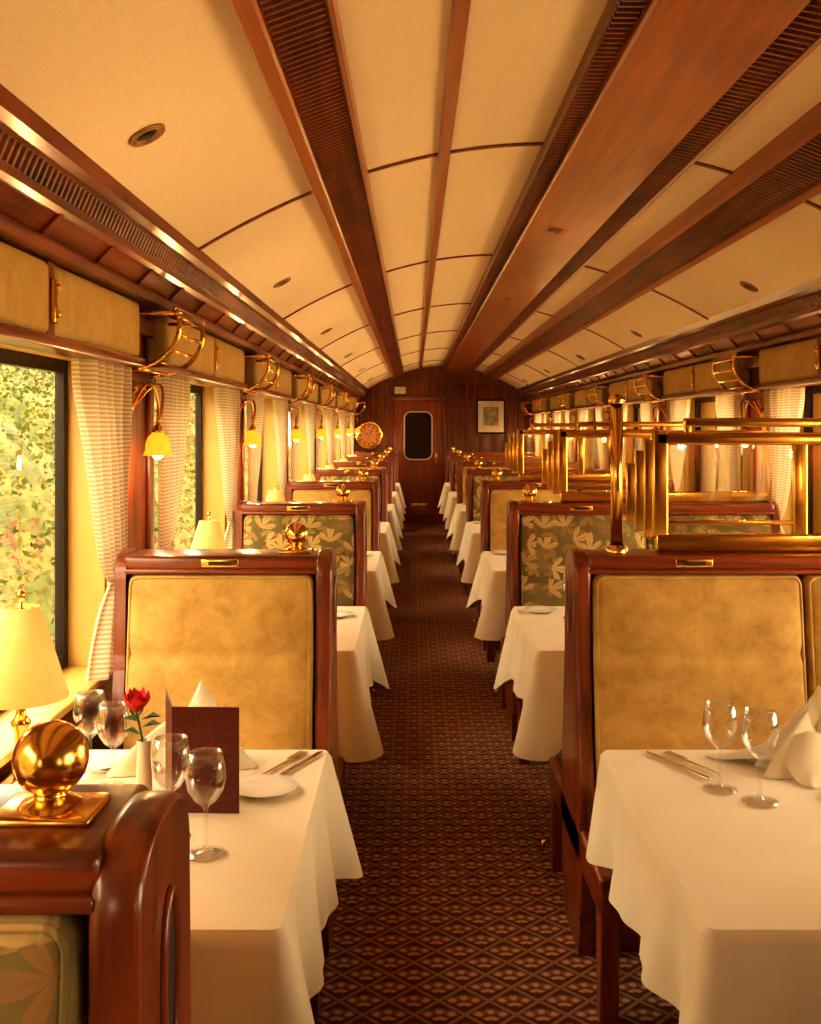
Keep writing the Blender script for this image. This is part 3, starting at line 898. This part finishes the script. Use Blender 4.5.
# rose in bud vase
b = MB()
b.lathe([(.001, 0), (.016, 0), (.017, .01), (.015, .05), (.012, .09), (.014, .115), (.012, .115), (.010, .09), (.001, .085)], (0, 0, 0), 'china', 24)
b.tube([(0, 0, .06), (-.004, 0, .12), (-.014, 0, .170)], .0022, 'green', 8)
def petal(b, c, ang, open_, L, W, m_):
    vs = []; fs = []; n = 8
    for j in range(n+1):
        v = j/n; w = W*math.sin(pi*(v*.78+.16))
        for i in range(n+1):
            u = (i/n-.5)*2
            rad = open_*math.sin(v*pi*.55)+.003+.3*open_*max(0, v-.8)
            a = ang+u*w/max(.012, rad+.010)
            vs.append((c[0]+rad*math.cos(a), c[1]+rad*math.sin(a), c[2]+L*v*(1-.15*u*u)))
    for j in range(n):
        for i in range(n):
            a = j*(n+1)+i; fs.append((a, a+1, a+n+2, a+n+1))
    b.add(vs, fs, m_, True)
for ring, (k, op, L) in enumerate(((3, .006, .046), (4, .012, .048), (5, .018, .046), (6, .023, .040))):
    for i in range(k): petal(b, (-.014, 0, .168), 2*pi*i/k+ring*.6, op, L, .026, 'rose')
for i in range(5): petal(b, (-.014, 0, .160), 2*pi*i/5, .018, .018, .006, 'green')
for sg, zz in ((1, .14), (-1, .125), (1, .155), (-1, .15)):
    d = sg*.04
    b.add([(-.005, 0, zz), (-.005+d*.5, -.014, zz+.012), (-.005+d, 0, zz+.006), (-.005+d*.5, .014, zz+.012), (-.005+d*.5, 0, zz+.004)], [(0, 1, 4), (1, 2, 4), (2, 3, 4), (3, 0, 4)], 'green', True)
place(b.mesh('rose_bud_vase'), 'rose_in_vase', (-.53, 2.06, ZT+.001))

# ------------------------------------------------------------------ outside
mg = NT('dry_grass'); n1 = mg.noise(mg.coords(), 1.5, 6)
mg.l(mg.ramp(n1, [(0.3, C(190, 168, 124)), (0.7, C(225, 206, 168))]), mg.b.inputs['Base Color']); mg.set(Roughness=1); M['grass'] = mg.m
mg = NT('bank_earth'); n1 = mg.noise(mg.coords(), 2.2, 6, .6)
mg.l(mg.ramp(n1, [(0.3, C(28, 38, 10)), (0.48, C(58, 66, 18)), (0.6, C(94, 82, 30)), (.74, C(112, 70, 48))]), mg.b.inputs['Base Color']); mg.set(Roughness=1); M['bank'] = mg.m
for nm_, a, c in (('leafA', C(40, 56, 12), C(72, 84, 22)), ('leafB', C(86, 84, 24), C(108, 100, 34)), ('leafC', C(100, 66, 42), C(120, 80, 54))):
    mg = NT('foliage_'+nm_); n1 = mg.noise(mg.coords(), 3, 3); cc = mg.ramp(n1, [(0.3, a), (0.7, c)])
    mg.l(cc, mg.b.inputs['Base Color']); mg.set(Roughness=.8)
    tr = mg.n('ShaderNodeBsdfTranslucent'); mg.l(cc, tr.inputs[0])
    mxs = mg.n('ShaderNodeMixShader'); mxs.inputs[0].default_value = 0.5
    mg.l(mg.b.outputs[0], mxs.inputs[1]); mg.l(tr.outputs[0], mxs.inputs[2]); mg.l(mxs.outputs[0], mg.out.inputs[0])
    M[nm_] = mg.m
b = MB(); b.box(-40, 60, -30, 60, -1.2, -1.1, 'grass'); place(b.mesh('ground'), 'ground')
b = MB(); vs = []; fs = []; nx, ny = 24, 120
from mathutils import noise as mn
for i in range(nx+1):
    for j in range(ny+1):
        x = -2.4-5.0*i/nx; y = -6+40*j/ny
        z = -1.12+4.6*(i/nx)**.8+.5*mn.noise(Vector((x*.8, y*.6, 0)))*min(1, i/4)
        vs.append((x, y, z))
for i in range(nx):
    for j in range(ny):
        a = i*(ny+1)+j; fs.append((a, a+1, a+ny+2, a+ny+1))
b.add(vs, fs, 'bank', True)
rnd = random.Random(3)
for k in range(22000):
    u = rnd.random(); x = -2.7-3.8*u; y = rnd.uniform(1, 28)
    zb = -1.1+4.6*(max(0, (-2.4-x)/5.0))**.8
    clump = .5+.5*mn.noise(Vector((x*1.2, y*1.0, 3)))
    z = zb+rnd.random()**1.5*1.1*clump*1.6
    p = Vector((x, y, z)); a = rnd.uniform(.04, .11)
    d = Vector((rnd.uniform(-1, 1), rnd.uniform(-1, 1), rnd.uniform(-.2, 1))).normalized()
    e = d.cross(Vector((rnd.uniform(-1, 1), rnd.uniform(-1, 1), rnd.uniform(-1, 1)))).normalized()
    hue = mn.noise(Vector((x*.9, y*.7, z*.9+7)))
    mt = 'leafC' if hue > .28 else ('leafB' if hue > -.02 else 'leafA')
    if rnd.random() < .2: mt = 'leafA'
    b.add([p, p+d*a*.5+e*a*.3, p+d*a, p+d*a*.5-e*a*.3], [(0, 1, 2, 3)], mt, False)
place(b.mesh('hillside_bank'), 'hillside_bank')

# ------------------------------------------------------------------ light
w = bpy.data.worlds.new('sky'); scene.world = w; w.use_nodes = True
bg = w.node_tree.nodes['Background']; bg.inputs[0].default_value = (1.0, 0.79, 0.53, 1); bg.inputs[1].default_value = 6.0
sd = bpy.data.lights.new('sun', 'SUN'); sd.energy = 9; sd.color = (1, .83, .58); sd.angle = math.radians(1.5)
so = bpy.data.objects.new('sun', sd); scene.collection.objects.link(so)
dirv = Vector((-0.42, 0.25, -0.87)); so.rotation_euler = dirv.to_track_quat('-Z', 'Y').to_euler(); so.location = (5, 0, 10)

# ------------------------------------------------------------------ camera
cd = bpy.data.cameras.new('camera'); cd.sensor_width = 36; cd.sensor_fit = 'AUTO'
cd.lens = 1050/1024*36; cd.shift_x = -3.5/1024; cd.shift_y = -85/1024; cd.clip_start = 0.02; cd.clip_end = 200
co = bpy.data.objects.new('camera', cd); co.location = (0, 0, 1.40); co.rotation_euler = (pi/2, 0, 0)
scene.collection.objects.link(co); scene.camera = co
scene.view_settings.view_transform = 'Standard'
scene.view_settings.exposure = 0.8
try:
    scene.view_settings.look = 'Medium High Contrast'
except Exception as ex:
    print('look', ex)
